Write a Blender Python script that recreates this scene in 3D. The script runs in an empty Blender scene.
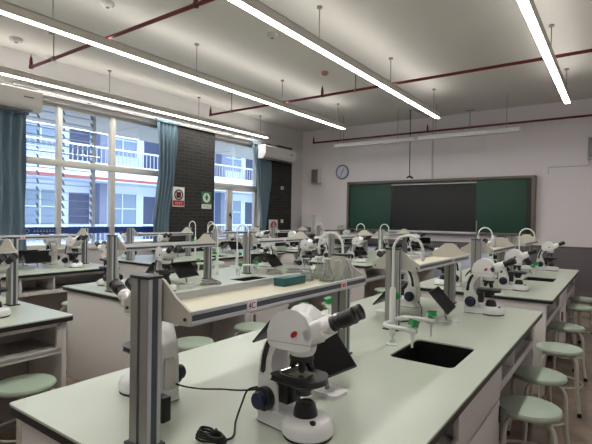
import bpy, bmesh, math, random
from mathutils import Vector, Matrix
random.seed(7)
PI = math.pi
C = bpy.context.scene.collection

# ------------------------------------------------------------------ materials
def lin(c):
    return tuple((x/255/12.92) if x/255 <= .04045 else ((x/255+.055)/1.055)**2.4 for x in c)
def mat(name, rgb, rough=.5, metal=0., noise=.0, nscale=20., bump=0., bscale=200., spec=.5, coat=0.):
    m = bpy.data.materials.new(name); m.use_nodes = True
    nt = m.node_tree; b = nt.nodes['Principled BSDF']
    c = lin(rgb)
    b.inputs['Base Color'].default_value = (*c, 1)
    b.inputs['Roughness'].default_value = rough
    b.inputs['Metallic'].default_value = metal
    b.inputs['Specular IOR Level'].default_value = spec
    b.inputs['Coat Weight'].default_value = coat
    tc = nt.nodes.new('ShaderNodeTexCoord')
    n = nt.nodes.new('ShaderNodeTexNoise'); n.inputs['Scale'].default_value = nscale; n.inputs['Detail'].default_value = 4
    nt.links.new(tc.outputs['Object'], n.inputs['Vector'])
    r = nt.nodes.new('ShaderNodeMapRange')
    r.inputs['To Min'].default_value = 1-noise; r.inputs['To Max'].default_value = 1+noise
    nt.links.new(n.outputs['Fac'], r.inputs['Value'])
    mx = nt.nodes.new('ShaderNodeMix'); mx.data_type = 'RGBA'; mx.blend_type = 'MULTIPLY'
    mx.inputs['Factor'].default_value = 1
    mx.inputs['A'].default_value = (*c, 1)
    nt.links.new(r.outputs['Result'], mx.inputs['B'])
    nt.links.new(mx.outputs['Result'], b.inputs['Base Color'])
    if bump:
        n2 = nt.nodes.new('ShaderNodeTexNoise'); n2.inputs['Scale'].default_value = bscale
        nt.links.new(tc.outputs['Object'], n2.inputs['Vector'])
        bp = nt.nodes.new('ShaderNodeBump'); bp.inputs['Strength'].default_value = bump
        nt.links.new(n2.outputs['Fac'], bp.inputs['Height']); nt.links.new(bp.outputs['Normal'], b.inputs['Normal'])
    return m
def emat(name, rgb, strength):
    m = bpy.data.materials.new(name); m.use_nodes = True
    b = m.node_tree.nodes['Principled BSDF']
    b.inputs['Base Color'].default_value = (.8, .8, .8, 1)
    b.inputs['Emission Color'].default_value = (*lin(rgb), 1)
    b.inputs['Emission Strength'].default_value = strength
    return m
def glassmat(name, tint, gloss=.08, rough=.02):
    m = bpy.data.materials.new(name); m.use_nodes = True
    nt = m.node_tree; nt.nodes.clear()
    o = nt.nodes.new('ShaderNodeOutputMaterial'); t = nt.nodes.new('ShaderNodeBsdfTransparent')
    g = nt.nodes.new('ShaderNodeBsdfGlossy'); g.inputs['Roughness'].default_value = rough
    t.inputs['Color'].default_value = (*tint, 1)
    lw = nt.nodes.new('ShaderNodeLayerWeight'); lw.inputs['Blend'].default_value = .35
    r = nt.nodes.new('ShaderNodeMapRange'); r.inputs['To Min'].default_value = gloss*.4; r.inputs['To Max'].default_value = min(1, gloss*5)
    nt.links.new(lw.outputs['Facing'], r.inputs['Value'])
    mx = nt.nodes.new('ShaderNodeMixShader')
    nt.links.new(r.outputs['Result'], mx.inputs['Fac'])
    nt.links.new(t.outputs[0], mx.inputs[1]); nt.links.new(g.outputs[0], mx.inputs[2]); nt.links.new(mx.outputs[0], o.inputs[0])
    return m
def brickmat(name):
    m = mat(name, (44, 42, 41), .8)
    nt = m.node_tree; b = nt.nodes['Principled BSDF']
    g = nt.nodes.new('ShaderNodeNewGeometry'); s = nt.nodes.new('ShaderNodeSeparateXYZ'); cb = nt.nodes.new('ShaderNodeCombineXYZ')
    nt.links.new(g.outputs['Position'], s.inputs[0]); nt.links.new(s.outputs['Y'], cb.inputs['X']); nt.links.new(s.outputs['Z'], cb.inputs['Y'])
    br = nt.nodes.new('ShaderNodeTexBrick'); br.inputs['Scale'].default_value = 1
    br.inputs['Color1'].default_value = (*lin((48, 46, 45)), 1); br.inputs['Color2'].default_value = (*lin((34, 33, 33)), 1)
    br.inputs['Mortar'].default_value = (*lin((66, 64, 62)), 1)
    br.inputs['Brick Width'].default_value = .24; br.inputs['Row Height'].default_value = .068; br.inputs['Mortar Size'].default_value = .006
    br.inputs['Mortar Smooth'].default_value = .2
    nt.links.new(cb.outputs[0], br.inputs['Vector']); nt.links.new(br.outputs['Color'], b.inputs['Base Color'])
    return m
def floormat(name):
    m = mat(name, (122, 110, 98), .28)
    nt = m.node_tree; b = nt.nodes['Principled BSDF']
    g = nt.nodes.new('ShaderNodeNewGeometry')
    n1 = nt.nodes.new('ShaderNodeTexNoise'); n1.inputs['Scale'].default_value = 2.2; n1.inputs['Detail'].default_value = 6; n1.inputs['Distortion'].default_value = .6
    n2 = nt.nodes.new('ShaderNodeTexNoise'); n2.inputs['Scale'].default_value = 9; n2.inputs['Detail'].default_value = 5
    for n in (n1, n2): nt.links.new(g.outputs['Position'], n.inputs['Vector'])
    a = nt.nodes.new('ShaderNodeMath'); a.operation = 'ADD'
    nt.links.new(n1.outputs['Fac'], a.inputs[0]); nt.links.new(n2.outputs['Fac'], a.inputs[1])
    cr = nt.nodes.new('ShaderNodeValToRGB')
    mr = nt.nodes.new('ShaderNodeMath'); mr.operation = 'MULTIPLY'; mr.inputs[1].default_value = .5
    nt.links.new(a.outputs[0], mr.inputs[0]); nt.links.new(mr.outputs[0], cr.inputs['Fac'])
    cr.color_ramp.elements[0].position = .36; cr.color_ramp.elements[0].color = (*lin((104, 90, 78)), 1)
    cr.color_ramp.elements[1].position = .64; cr.color_ramp.elements[1].color = (*lin((150, 134, 120)), 1)
    nt.links.new(cr.outputs['Color'], b.inputs['Base Color'])
    return m

M = dict(
 worktop=mat('sage_worktop', (190, 199, 185), .28, noise=.025, nscale=6),
 black=mat('black_edge', (20, 20, 22), .45),
 blackplastic=mat('black_plastic', (24, 24, 26), .38),
 rubber=mat('black_rubber', (16, 16, 17), .7),
 screen=mat('dark_screen_glass', (7, 7, 8), .6, spec=.12),
 laminate=mat('grey_laminate', (212, 209, 206), .45, noise=.02),
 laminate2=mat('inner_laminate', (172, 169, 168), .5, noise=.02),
 kick=mat('dark_recess_board', (92, 90, 90), .6),
 brown=mat('tan_panel', (168, 140, 122), .5, noise=.03),
 alu=mat('brushed_aluminium', (150, 149, 146), .42, metal=.35, noise=.03, nscale=60),
 alulight=mat('pale_aluminium', (196, 200, 204), .38, metal=.2),
 groove=mat('groove_dark', (44, 46, 48), .5),
 bluestrip=mat('slate_blue_strip', (72, 80, 92), .4),
 tray=mat('cream_tray', (205, 200, 178), .45, noise=.02),
 plate=mat('cream_grey_enamel', (190, 187, 177), .45, noise=.02),
 spine=mat('pale_grey_spine', (176, 182, 186), .4),
 mic=mat('white_instrument_enamel', (230, 231, 232), .30, noise=.01, coat=.2),
 knob=mat('navy_knob', (20, 28, 62), .35),
 red=mat('red_badge', (176, 38, 42), .4),
 lens=mat('lens_dark', (8, 8, 14), .08),
 chrome=mat('chrome', (190, 190, 190), .18, metal=.9),
 tap=mat('white_epoxy_tap', (224, 228, 226), .35),
 green=mat('green_handle', (22, 140, 66), .4),
 sink=mat('black_sink', (9, 9, 10), .55),
 seat=mat('sage_seat', (166, 183, 166), .42, noise=.02),
 leg=mat('cream_tube', (190, 187, 176), .35, metal=.1),
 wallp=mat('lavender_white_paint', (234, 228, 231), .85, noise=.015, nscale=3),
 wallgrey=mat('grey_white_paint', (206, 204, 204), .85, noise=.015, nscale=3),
 ceil=mat('grey_ceiling_paint', (216, 213, 208), .9, noise=.03, nscale=1.2),
 dado=mat('plum_grey_dado', (104, 96, 102), .55, noise=.03),
 frame=mat('pale_window_frame', (196, 194, 188), .4),
 glass=glassmat('window_glass', (.92, .96, 1.0)),
 flask=glassmat('flask_glass', (.94, .96, .95), .14),
 film=mat('navy_window_film', (36, 62, 128), .5),
 filmink=mat('pale_blue_ink', (150, 180, 220), .5),
 curtain=mat('teal_curtain', (102, 124, 138), .85, noise=.10, nscale=8),
 brick=brickmat('dark_brick'), floor=floormat('brown_grey_floor'),
 pipe=mat('dark_red_pipe', (104, 24, 28), .45),
 steel=mat('galvanised_steel', (140, 138, 134), .4, metal=.4),
 fixture=mat('silver_fixture', (205, 202, 195), .45),
 diffuser=emat('lamp_diffuser', (255, 251, 244), 23),
 added_uplight=emat('added_uplight_glow', (255, 250, 242), 5),  # glow for the strips added on the lamp tops to lift the ceiling
 lampoff=mat('unlit_diffuser', (206, 204, 204), .5),
 aircon=mat('white_aircon', (216, 213, 210), .4),
 grille=mat('grey_grille', (120, 118, 116), .5),
 greenboard=mat('green_board', (34, 74, 60), .55, noise=.06, nscale=4),
 panel=mat('dark_display', (44, 45, 46), .62, noise=.03, nscale=3),
 boardframe=mat('taupe_board_frame', (112, 102, 94), .45),
 white=mat('white_plastic', (226, 224, 222), .45),
 paper=mat('pink_white_card', (236, 214, 222), .6),
 ink=mat('black_ink', (18, 18, 20), .6),
 signred=mat('sign_red', (190, 30, 40), .5), signgreen=mat('sign_green', (24, 110, 66), .5), signpink=mat('sign_crimson', (196, 40, 80), .5),
 signwhite=mat('sign_white', (230, 226, 224), .5),
 clockblue=mat('clock_blue_rim', (98, 112, 150), .4), clockface=mat('clock_face', (210, 214, 224), .5),
 teal=mat('teal_box', (40, 96, 100), .5),
 cord=mat('black_cord', (14, 14, 15), .5),
 greycord=mat('grey_cord', (150, 150, 146), .5),
 deskblue=mat('pale_blue_desk_panel', (190, 200, 216), .45),
 facade=mat('pale_blue_facade', (204, 216, 236), .8, noise=.02, nscale=1), facade2=mat('grey_facade', (120, 128, 150), .8),
 facwin=mat('facade_window', (112, 136, 158), .2), facdark=mat('facade_opening', (70, 78, 104), .7),
 slat=mat('white_louvre_metal', (168, 176, 190), .4), bracket=mat('grey_bracket', (120, 128, 138), .45),
 ground=mat('outside_paving', (170, 170, 166), .8),
 tan=mat('tan_ceiling_sensor', (170, 120, 96), .5),
 soffit=mat('grey_soffit', (176, 176, 174), .8),
 copper=mat('red_facade_band', (150, 84, 84), .6),
)

# ------------------------------------------------------------------ mesh builder
class MB:
    def __init__(s): s.bm = bmesh.new()
    def box(s, a, b, bev=0., seg=2, mx=None):
        lo = [min(a[i], b[i]) for i in range(3)]; hi = [max(a[i], b[i]) for i in range(3)]
        r = bmesh.ops.create_cube(s.bm, size=1)
        vs = r['verts']
        for v in vs:
            v.co = Vector([lo[i] + (v.co[i]+.5)*(hi[i]-lo[i]) for i in range(3)])
        if mx is not None:
            for v in vs: v.co = mx @ v.co
        if bev > 0:
            es = list({e for v in vs for e in v.link_edges})
            bmesh.ops.bevel(s.bm, geom=es, offset=bev, segments=seg, affect='EDGES', profile=.5, clamp_overlap=True)
        return s
    def tube(s, pts, r, seg=10, cap=True):
        pts = [Vector(p) for p in pts]; n = len(pts)
        rs = r if isinstance(r, (list, tuple)) else [r]*n
        rings = []; up = None
        for i, p in enumerate(pts):
            t = (pts[min(i+1, n-1)] - pts[max(i-1, 0)])
            if t.length < 1e-9: t = Vector((0, 0, 1))
            t.normalize()
            if up is None:
                up = Vector((0, 0, 1)) if abs(t.z) < .9 else Vector((1, 0, 0))
            x = up - t*up.dot(t)
            if x.length < 1e-6: x = t.orthogonal()
            x.normalize(); up = x; y = t.cross(x)
            rings.append([s.bm.verts.new(p + (x*math.cos(2*PI*k/seg) + y*math.sin(2*PI*k/seg))*rs[i]) for k in range(seg)])
        for a, b in zip(rings, rings[1:]):
            for k in range(seg): s.bm.faces.new((a[k], a[(k+1) % seg], b[(k+1) % seg], b[k]))
        if cap:
            s.bm.faces.new(rings[0][::-1]); s.bm.faces.new(rings[-1])
        return s
    def lathe(s, prof, org=(0, 0, 0), axis=(0, 0, 1), seg=24, sc=(1, 1)):
        a = Vector(axis).normalized(); x = a.orthogonal().normalized() if abs(a.z) < .999 else Vector((1, 0, 0)); y = a.cross(x); o = Vector(org)
        rings = []
        for r, z in prof:
            r = max(r, 1e-5)
            rings.append([s.bm.verts.new(o + a*z + x*(r*sc[0]*math.cos(2*PI*k/seg)) + y*(r*sc[1]*math.sin(2*PI*k/seg))) for k in range(seg)])
        for p, q in zip(rings, rings[1:]):
            for k in range(seg): s.bm.faces.new((p[k], p[(k+1) % seg], q[(k+1) % seg], q[k]))
        if prof[0][0] > 1e-4: s.bm.faces.new(rings[0][::-1])
        if prof[-1][0] > 1e-4: s.bm.faces.new(rings[-1])
        return s
    def pillow(s, poly, half, rnd, axis='y', org=(0, 0, 0), steps=3):
        """rounded extrusion of a 2-D outline (u,v): axis y -> (u=x,v=z); axis z -> (u=x,v=y); axis x -> (u=y,v=z)"""
        cu = sum(p[0] for p in poly)/len(poly); cv = sum(p[1] for p in poly)/len(poly)
        size = max(1e-6, sum(math.hypot(p[0]-cu, p[1]-cv) for p in poly)/len(poly))
        secs = []
        if rnd > 0:
            for k in range(steps+1):
                t = PI/2*k/steps; secs.append((-half + rnd*(1-math.sin(t)), 1-(rnd/size)*(1-math.cos(PI/2-t))))
            secs = sorted(secs)
            secs += [(-d, f) for d, f in reversed(secs)]
        else: secs = [(-half, 1), (half, 1)]
        rings = []
        o = Vector(org)
        for d, f in secs:
            ring = []
            for u, v in poly:
                uu, vv = cu+(u-cu)*f, cv+(v-cv)*f
                co = {'y': (uu, d, vv), 'z': (uu, vv, d), 'x': (d, uu, vv)}[axis]
                ring.append(s.bm.verts.new(o + Vector(co)))
            rings.append(ring)
        n = len(poly)
        for a, b in zip(rings, rings[1:]):
            for k in range(n): s.bm.faces.new((a[k], a[(k+1) % n], b[(k+1) % n], b[k]))
        s.bm.faces.new(rings[0][::-1]); s.bm.faces.new(rings[-1])
        return s
    def xform(s, mx):
        for v in s.bm.verts: v.co = mx @ v.co
        return s
    def build(s, name, m, parent=None, loc=(0, 0, 0), ang=35):
        bmesh.ops.recalc_face_normals(s.bm, faces=s.bm.faces)
        me = bpy.data.meshes.new(name); s.bm.to_mesh(me); s.bm.free()
        me.polygons.foreach_set('use_smooth', [True]*len(me.polygons))
        me.set_sharp_from_angle(angle=math.radians(ang))
        me.materials.append(m)
        o = bpy.data.objects.new(name, me); C.objects.link(o); o.location = loc
        if parent is not None: o.parent = parent
        return o
def B(a, b, bev=0., seg=2): return MB().box(a, b, bev, seg)

def tag(o, label, cat, group=None, kind=None):
    o['label'] = label; o['category'] = cat
    if group: o['group'] = group
    if kind: o['kind'] = kind
    return o
def thing(name, label, cat, loc=(0, 0, 0), rz=0., group=None):
    o = bpy.data.objects.new(name, None); C.objects.link(o)
    o.empty_display_size = .05
    o.location = loc; o.rotation_euler = (0, 0, rz)
    return tag(o, label, cat, group)
def struct(o):
    o['kind'] = 'structure'; return o
def dup(root, loc, rz, label, group=None):
    r = root.copy(); C.objects.link(r); r.location = loc; r.rotation_euler = (0, 0, rz); r['label'] = label
    if group: r['group'] = group
    for ch in list(root.children):
        c = ch.copy(); C.objects.link(c); c.parent = r
        for g in list(ch.children):
            d = g.copy(); C.objects.link(d); d.parent = c
    return r
def arc(cx, cy, r, a0, a1, n=12):
    return [(cx+r*math.cos(math.radians(a0+(a1-a0)*k/n)), cy+r*math.sin(math.radians(a0+(a1-a0)*k/n))) for k in range(n+1)]
def rrect(x0, y0, x1, y1, r, n=5):
    p = []
    for cx, cy, a in ((x1-r, y1-r, 0), (x0+r, y1-r, 90), (x0+r, y0+r, 180), (x1-r, y0+r, 270)): p += arc(cx, cy, r, a, a+90, n)
    return p
def smooth(pts, n=6):
    """Catmull-Rom through 3-D points"""
    P = [Vector(p) for p in pts]; out = []
    for i in range(len(P)-1):
        p0 = P[max(i-1, 0)]; p1 = P[i]; p2 = P[i+1]; p3 = P[min(i+2, len(P)-1)]
        for k in range(n):
            t = k/n
            out.append(.5*((2*p1)+(p2-p0)*t+(2*p0-5*p1+4*p2-p3)*t*t+(3*p1-p0-3*p2+p3)*t**3))
    out.append(P[-1]); return out
def text_mesh(body, size, name, m, parent, loc, rot, depth=.0006):
    cu = bpy.data.curves.new(name, 'FONT'); cu.body = body; cu.size = size; cu.extrude = depth
    cu.align_x = 'CENTER'; cu.align_y = 'CENTER'
    t = bpy.data.objects.new(name, cu); C.objects.link(t)
    bpy.context.view_layer.update()
    me = bpy.data.meshes.new_from_object(t.evaluated_get(bpy.context.evaluated_depsgraph_get()))
    bpy.data.objects.remove(t); bpy.data.curves.remove(cu)
    me.materials.clear(); me.materials.append(m); me.name = name
    o = bpy.data.objects.new(name, me); C.objects.link(o); o.location = loc; o.rotation_euler = rot
    if parent: o.parent = parent
    return o

# ------------------------------------------------------------------ room
XW, YF, ZC = -7.0, 10.08, 3.72
XR, YB = 1.55, -2.6
struct(B((XW-.3, YB-.2, -.12), (XR+.2, YF+.2, 0)).build('floor', M['floor']))
struct(B((XW-.3, YB-.2, ZC), (XR+.2, YF+.2, ZC+.12)).build('ceiling', M['ceil']))
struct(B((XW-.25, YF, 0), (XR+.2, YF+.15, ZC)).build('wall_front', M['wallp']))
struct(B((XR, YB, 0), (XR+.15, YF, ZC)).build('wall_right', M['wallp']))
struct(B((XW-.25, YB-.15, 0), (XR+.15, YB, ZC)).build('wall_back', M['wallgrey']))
W1 = (1.75, 5.62, .88, 3.10); W2 = (6.81, 8.34, .88, 3.10)
w = MB()
w.box((XW-.25, YB, 0), (XW, W1[0], ZC)); w.box((XW-.25, W1[1], 0), (XW, W2[0], ZC)); w.box((XW-.25, W2[1], 0), (XW, YF, ZC))
for a in (W1, W2):
    w.box((XW-.25, a[0], 0), (XW, a[1], a[2])); w.box((XW-.25, a[0], a[3]), (XW, a[1], ZC))
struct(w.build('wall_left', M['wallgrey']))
struct(B((XW, W1[1], 0), (XW+.025, W2[0], 3.22)).build('trim_1', M['brick']))
struct(B((XW, W2[1], 0), (XW+.025, 9.57, 3.22)).build('trim_2', M['brick']))
# ledges above the windows
w = MB()
for z, d, t in ((3.16, .05, .03), (3.225, .03, .03), (3.29, .06, .03)):
    w.box((XW, 2.9, z), (XW+d, 8.0, z+t), .004)
struct(w.build('trim_3', M['frame']))
# ceiling beams (shallow)
w = MB()
struct(B((XW, YF-.02, 0), (XR, YF, .92), .004).build('trim_4', M['dado']))
struct(B((XW, YF-.035, .92), (XR, YF, .945), .004).build('trim_5', M['boardframe']))
struct(B((XW, YF-.03, 0), (XR, YF-.02, .10)).build('baseboard_front', M['boardframe']))

def window(n, W, mulls, rails, film=None):
    y0, y1, z0, z1 = W; x0, x1 = XW-.16, XW-.10
    root = MB()
    fw = .055
    root.box((x0, y0, z0), (x1, y0+fw, z1), .004); root.box((x0, y1-fw, z0), (x1, y1, z1), .004)
    root.box((x0, y0, z0), (x1, y1, z0+fw), .004); root.box((x0, y0, z1-fw), (x1, y1, z1), .004)
    f = struct(root.build('window_%d' % n, M['frame']))
    g = MB()
    for (y, za, zb, ww) in mulls: g.box((x0-.01, y-ww/2, za), (x1+.015, y+ww/2, zb), .005)
    g.build('mullion', M['frame'], f)
    g = MB()
    for (z, ya, yb, hh) in rails: g.box((x0-.01, ya, z-hh/2), (x1+.02, yb, z+hh/2), .005)
    g.build('transom', M['frame'], f)
    B((x0+.025, y0+fw, z0+fw), (x0+.031, y1-fw, z1-fw)).build('pane', M['glass'], f)
    B((XW-.10, y0, z0-.03), (XW+.04, y1, z0+.005), .006).build('sill', M['frame'], f)
    if film:
        B((x0+.032, y0+fw, film[0]), (x0+.035, y1-fw, film[1])).build('window_film', M['film'], f)
        k = MB(); zc = (film[0]+film[1])/2
        k.tube([(x0+.037, 3.17+.028*math.cos(t*PI/8), zc+.028*math.sin(t*PI/8)) for t in range(17)], .004, 6)
        random.seed(3)
        for yy in range(8):
            k.box((x0+.0352, 3.26+yy*.045, zc-.016), (x0+.0385, 3.26+yy*.045+.03, zc-.004)); k.box((x0+.0352, 3.27+yy*.045, zc+.002), (x0+.0385, 3.27+yy*.045+.012, zc+.016))
        k.build('film_lettering', M['filmink'], f)
    return f
window(1, W1, [(2.70, W1[2], W1[3], .06), (3.62, W1[2], W1[3], .07), (4.53, W1[2], W1[3], .09)], [(2.20, W1[0], W1[1], .10)], (1.10, 1.205))
f2 = window(2, W2, [(7.40, W2[2], 2.08, .075)], [(2.10, W2[0], W2[1], .085)])
h = MB(); h.box((XW-.085, 7.385, 1.42), (XW-.06, 7.415, 1.50), .004); h.tube([(XW-.06, 7.40, 1.46), (XW-.045, 7.40, 1.46), (XW-.045, 7.40, 1.36)], .009)
h.build('window_handle', M['blackplastic'], f2)
# window sash (opening light) of window 2
s = MB()
for (ya, yb) in ((6.87, 7.36), (7.44, 8.28)):
    s.box((XW-.125, ya, .95), (XW-.085, ya+.045, 2.05), .004); s.box((XW-.125, yb-.045, .95), (XW-.085, yb, 2.05), .004)
    s.box((XW-.125, ya, .95), (XW-.085, yb, .995), .004); s.box((XW-.125, ya, 2.005), (XW-.085, yb, 2.05), .004)
s.build('sash', M['frame'], f2)

# ------------------------------------------------------------------ outside
struct(B((-40, -10, -3.4), (XW-.4, 40, -3.3)).build('outside_ground', M['ground']))
bd = thing('school_building', 'pale blue school building across the courtyard, seen through the windows', 'building', (-19, 12, -3.3))
fb = MB(); fb.box((-3, -16, 0), (0, 18, 11.5)); fb.build('facade', M['facade'], bd)
for z in (2.9, 6.1, 9.3):
    fl = MB(); fl.box((0, -16, z), (1.6, 18, z+.35)); fl.build('floor_slab', M['facade'], bd)
    rl = MB(); rl.box((1.5, -16, z+1.35), (1.6, 18, z+1.42)); rl.box((1.5, -16, z+.35), (1.58, 18, z+.75))
    rl.build('parapet', M['facade'], bd)
    bars = MB()
    for k in range(170): bars.box((1.53, -16+k*.2, z+.75), (1.56, -16+k*.2+.03, z+1.35))
    bars.build('railing', M['slat'], bd)
    cb = MB(); cb.box((1.6, -16, z+.06), (1.64, 18, z+.16)); cb.build('red_band', M['copper'], bd)
z = -.0
for zf in (0, 3.25, 6.45, 9.65):
    for k in range(9):
        y = -15+k*3.7
        wn = MB(); wn.box((-.02, y, zf+1.0), (.03, y+1.6, zf+2.5)); wn = wn.build('window', M['facwin'], bd)
        fr = MB()
        for yy in (y, y+.78, y+1.55): fr.box((.0, yy, zf+1.0), (.06, yy+.06, zf+2.5))
        for zz in (zf+.97, zf+1.75, zf+2.46): fr.box((.0, y, zz), (.06, y+1.6, zz+.05))
        fr.build('window_frame', M['facade'], wn)
        B((-.02, y+2.0, zf+.1), (.025, y+2.9, zf+2.4)).build('doorway', M['facdark'], bd)
        B((0, y+3.1, zf), (.5, y+3.45, zf+2.9)).build('pillar', M['facade2'], bd)
struct(B((-10.2, -6, 3.36), (XW-.3, 22, 3.6)).build('trim_6', M['soffit']))
# sun louvres
lv = thing('sun_louvre', 'grey horizontal sun louvres with slanted brackets outside the large left window', 'louvre', (-7.75, 3.4, 0))
for k in range(17):
    z = .98+k*.132
    B((-.045, -1.7, z), (.045, 1.16, z+.007)).build('slat', M['slat'], lv)
for y in (-1.1, -.45, .2, .62, 1.12):
    br = MB()
    for k in range(17):
        z = .98+k*.132
        br.pillow([(-.04, z+.085), (-.025, z+.085), (.045, z), (.02, z)], .012, 0, 'y', (0, y, 0))
    br.build('bracket', M['bracket'], lv)
for y in (-1.7, 1.16):
    B((-.02, y-.025, -3.3), (.03, y+.025, 3.25)).build('post', M['frame'], lv)

# ------------------------------------------------------------------ curtains
def curtain(label, prof, x, waves, xrail=None):
    root = thing('curtain', label, 'curtain', (x, (prof[0][1]+prof[0][2])/2, 0), 0, 'teal curtains at the windows')
    yc = root.location.y
    b = MB(); nz = 40; ny = waves*10
    grid = []
    zs = [p[0] for p in prof]
    for i in range(nz+1):
        z = zs[0] + (zs[-1]-zs[0])*i/nz
        for a, c in zip(prof, prof[1:]):
            if c[0] <= z+1e-6:
                t = (z-a[0])/(c[0]-a[0]); t = t*t*(3-2*t); ya = a[1]+(c[1]-a[1])*t; yb = a[2]+(c[2]-a[2])*t; break
        wd = yb-ya; amp = .028+.02*math.sin(i*.13)
        row = []
        for j in range(ny+1):
            u = j/ny
            row.append(b.bm.verts.new((amp*math.sin(u*waves*2*PI+.35*math.sin(i*.21)) + .012*math.sin(u*waves*5+i*.3), ya+wd*u-yc, z)))
        grid.append(row)
    for r, q in zip(grid, grid[1:]):
        for j in range(ny): b.bm.faces.new((r[j], r[j+1], q[j+1], q[j]))
    b.build('fabric', M['curtain'], root, ang=180)
    B((-.045, prof[0][1]-yc-.02, prof[0][0]), (.045, prof[0][2]-yc+.02, prof[0][0]+.05), .008).build('heading_tape', M['curtain'], root)
    return root
curtain('straight teal curtain hanging at the left edge of the photo', [(2.80, 2.2, 3.03), (1.6, 2.2, 3.03), (.25, 2.2, 3.08)], -6.87, 7)
curtain('teal curtain between the large window and the dark brick pier with two signs', [(3.12, 5.26, 5.74), (2.3, 5.30, 5.68), (1.2, 5.20, 5.55), (.25, 5.2, 5.6)], -6.87, 5)
c3 = curtain('teal curtain tied in at its foot, right of narrow window under the air conditioner', [(3.08, 7.88, 8.58), (2.3, 8.06, 8.58), (1.25, 8.22, 8.42), (.95, 8.23, 8.40), (.25, 8.15, 8.5)], -6.87, 6)
tr = MB(); tr.tube([(-6.87, 2.0, 3.18), (-6.87, 8.8, 3.18)], .012)
for y in (2.4, 4.0, 5.6, 7.2, 8.7): tr.box((-7.0, y-.01, 3.17), (-6.87, y+.01, 3.19))
tag(tr.build('curtain_rail', M['alulight']), 'slim pale curtain rail running above the windows', 'curtain rail')

# ------------------------------------------------------------------ wall things
def aircon(label, y0, y1, z0, z1):
    r = thing('air_conditioner', label, 'air conditioner', (XW+.19, (y0+y1)/2, z0), 0, 'wall-mounted air conditioners')
    hh = z1-z0; L = (y1-y0)/2
    prof = [(0, 0), (.14, 0), (.20, .06), (.225, .12), (.225, hh-.03), (.20, hh), (0, hh)]
    b = MB(); b.pillow(prof, L, .008, 'y'); b.build('casing', M['aircon'], r)
    B((-.165, .12, .05), (0, L-.1, hh-.05)).build('mounting_plate', M['grille'], r)
    B((.12, -L+.06, -.004), (.2, L-.12, .012)).build('outlet_louvre', M['grille'], r)
    B((.02, -L+.05, hh-.002), (.19, L-.05, hh+.004)).build('intake_grille', M['grille'], r)
    B((.226, L-.25, .16), (.228, L-.12, .18)).build('display', M['grille'], r)
    return r
aircon('white wall air conditioner on the far brick pier, above crimson poster', 8.02, 9.2, 2.77, 3.08)
aircon('white wall air conditioner at the upper left edge, above the first curtain', 1.9, 3.12, 2.82, 3.12)

def sign(name, label, y0, y1, z0, z1, kind):
    x = XW+.026
    r = thing(name, label, 'sign', (x, (y0+y1)/2, (z0+z1)/2), 0, None)
    w, h = (y1-y0)/2, (z1-z0)/2
    B((0, -w, -h), (.008, w, h), .002).build('board', M['signgreen' if kind == 'green' else 'signwhite'], r)
    ring = lambda rad, rr, zc, m: MB().tube([(.010, rad*math.cos(t*PI/12), zc+rad*math.sin(t*PI/12)) for t in range(25)], rr, 6).build('ring', m, r)
    disc = lambda rad, zc, m, n='disc': MB().lathe([(rad, .008), (rad, .011)], (0, 0, zc), (1, 0, 0)).build(n, m, r)
    if kind == 'smoke':
        ring(.095, .012, .04, M['ink'])
        p = MB()
        for a in range(4): p.pillow(rrect(-.012, -.05, .012, .05, .01, 3), .002, 0, 'x', (.010, -.042+a*.028, .045))
        p.box((.009, -.05, -.02), (.012, .045, .012)); p.build('pictogram', M['ink'], r)
        s_ = MB(); s_.box((.009, -.008, -.08), (.013, .008, .08)); s_.xform(Matrix.Translation((0, 0, .04)) @ Matrix.Rotation(PI/4, 4, 'X')); s_.build('slash', M['signred'], r)
        B((.008, -w+.01, -h+.02), (.011, w-.01, -h+.12)).build('red_strip', M['signred'], r)
        t = MB()
        for k in range(4):
            yy = -.08+k*.045
            t.box((.011, yy, -h+.05), (.012, yy+.03, -h+.056)); t.box((.011, yy, -h+.08), (.012, yy+.03, -h+.086)); t.box((.011, yy+.012, -h+.045), (.012, yy+.018, -h+.095))
        t.build('lettering', M['signwhite'], r)
    elif kind == 'green':
        disc(.098, .05, M['signwhite'])
        p = MB(); p.pillow([(-.05, .02), (0, .11), (.05, .02), (.02, .02), (.02, -.02), (-.02, -.02), (-.02, .02)], .002, 0, 'x', (.012, 0, .02)); p.build('pictogram', M['signgreen'], r)
        B((.008, -w, -h), (.012, w, -h+.09)).build('white_strip', M['signwhite'], r)
        t = MB()
        for k in range(4):
            yy = -.09+k*.048
            t.box((.012, yy, -h+.03), (.013, yy+.034, -h+.036)); t.box((.012, yy, -h+.055), (.013, yy+.034, -h+.061)); t.box((.012, yy+.014, -h+.022), (.013, yy+.020, -h+.07))
        t.build('lettering', M['signgreen'], r)
    else:
        disc(.115, .06, M['signpink'])
        p = MB(); p.box((.011, -.07, .045), (.0125, .07, .075)); p.box((.011, -.02, -.02), (.0125, .02, .14)); p.build('pictogram', M['signwhite'], r)
        B((.008, -w+.03, -h+.02), (.011, w-.03, -h+.10)).build('red_strip', M['signpink'], r)
    return r
sign('prohibition_sign', 'white sign with black circled hand and red strip on brick pier', 5.71, 6.0, 1.59, 1.97, 'smoke')
sign('safety_sign', 'green sign with white disc on brick pier, left of the narrow window', 6.45, 6.72, 1.57, 1.92, 'green')
sign('notice_poster', 'crimson and white notice low on the far brick pier', 8.65, 9.0, .93, 1.36, 'pink')
def wallbox(name, label, cat, a, b, m, det=None):
    o = thing(name, label, cat, ((a[0]+b[0])/2, (a[1]+b[1])/2, a[2]))
    c = o.location
    B((a[0]-c.x, a[1]-c.y, 0), (b[0]-c.x, b[1]-c.y, b[2]-a[2]), .01).build('casing', m, o)
    return o
o = wallbox('sensor_box', 'small white sensor box on the far brick pier, upper of two', 'sensor', (XW+.025, 9.1, 2.12), (XW+.06, 9.2, 2.2), M['white'])
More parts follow.
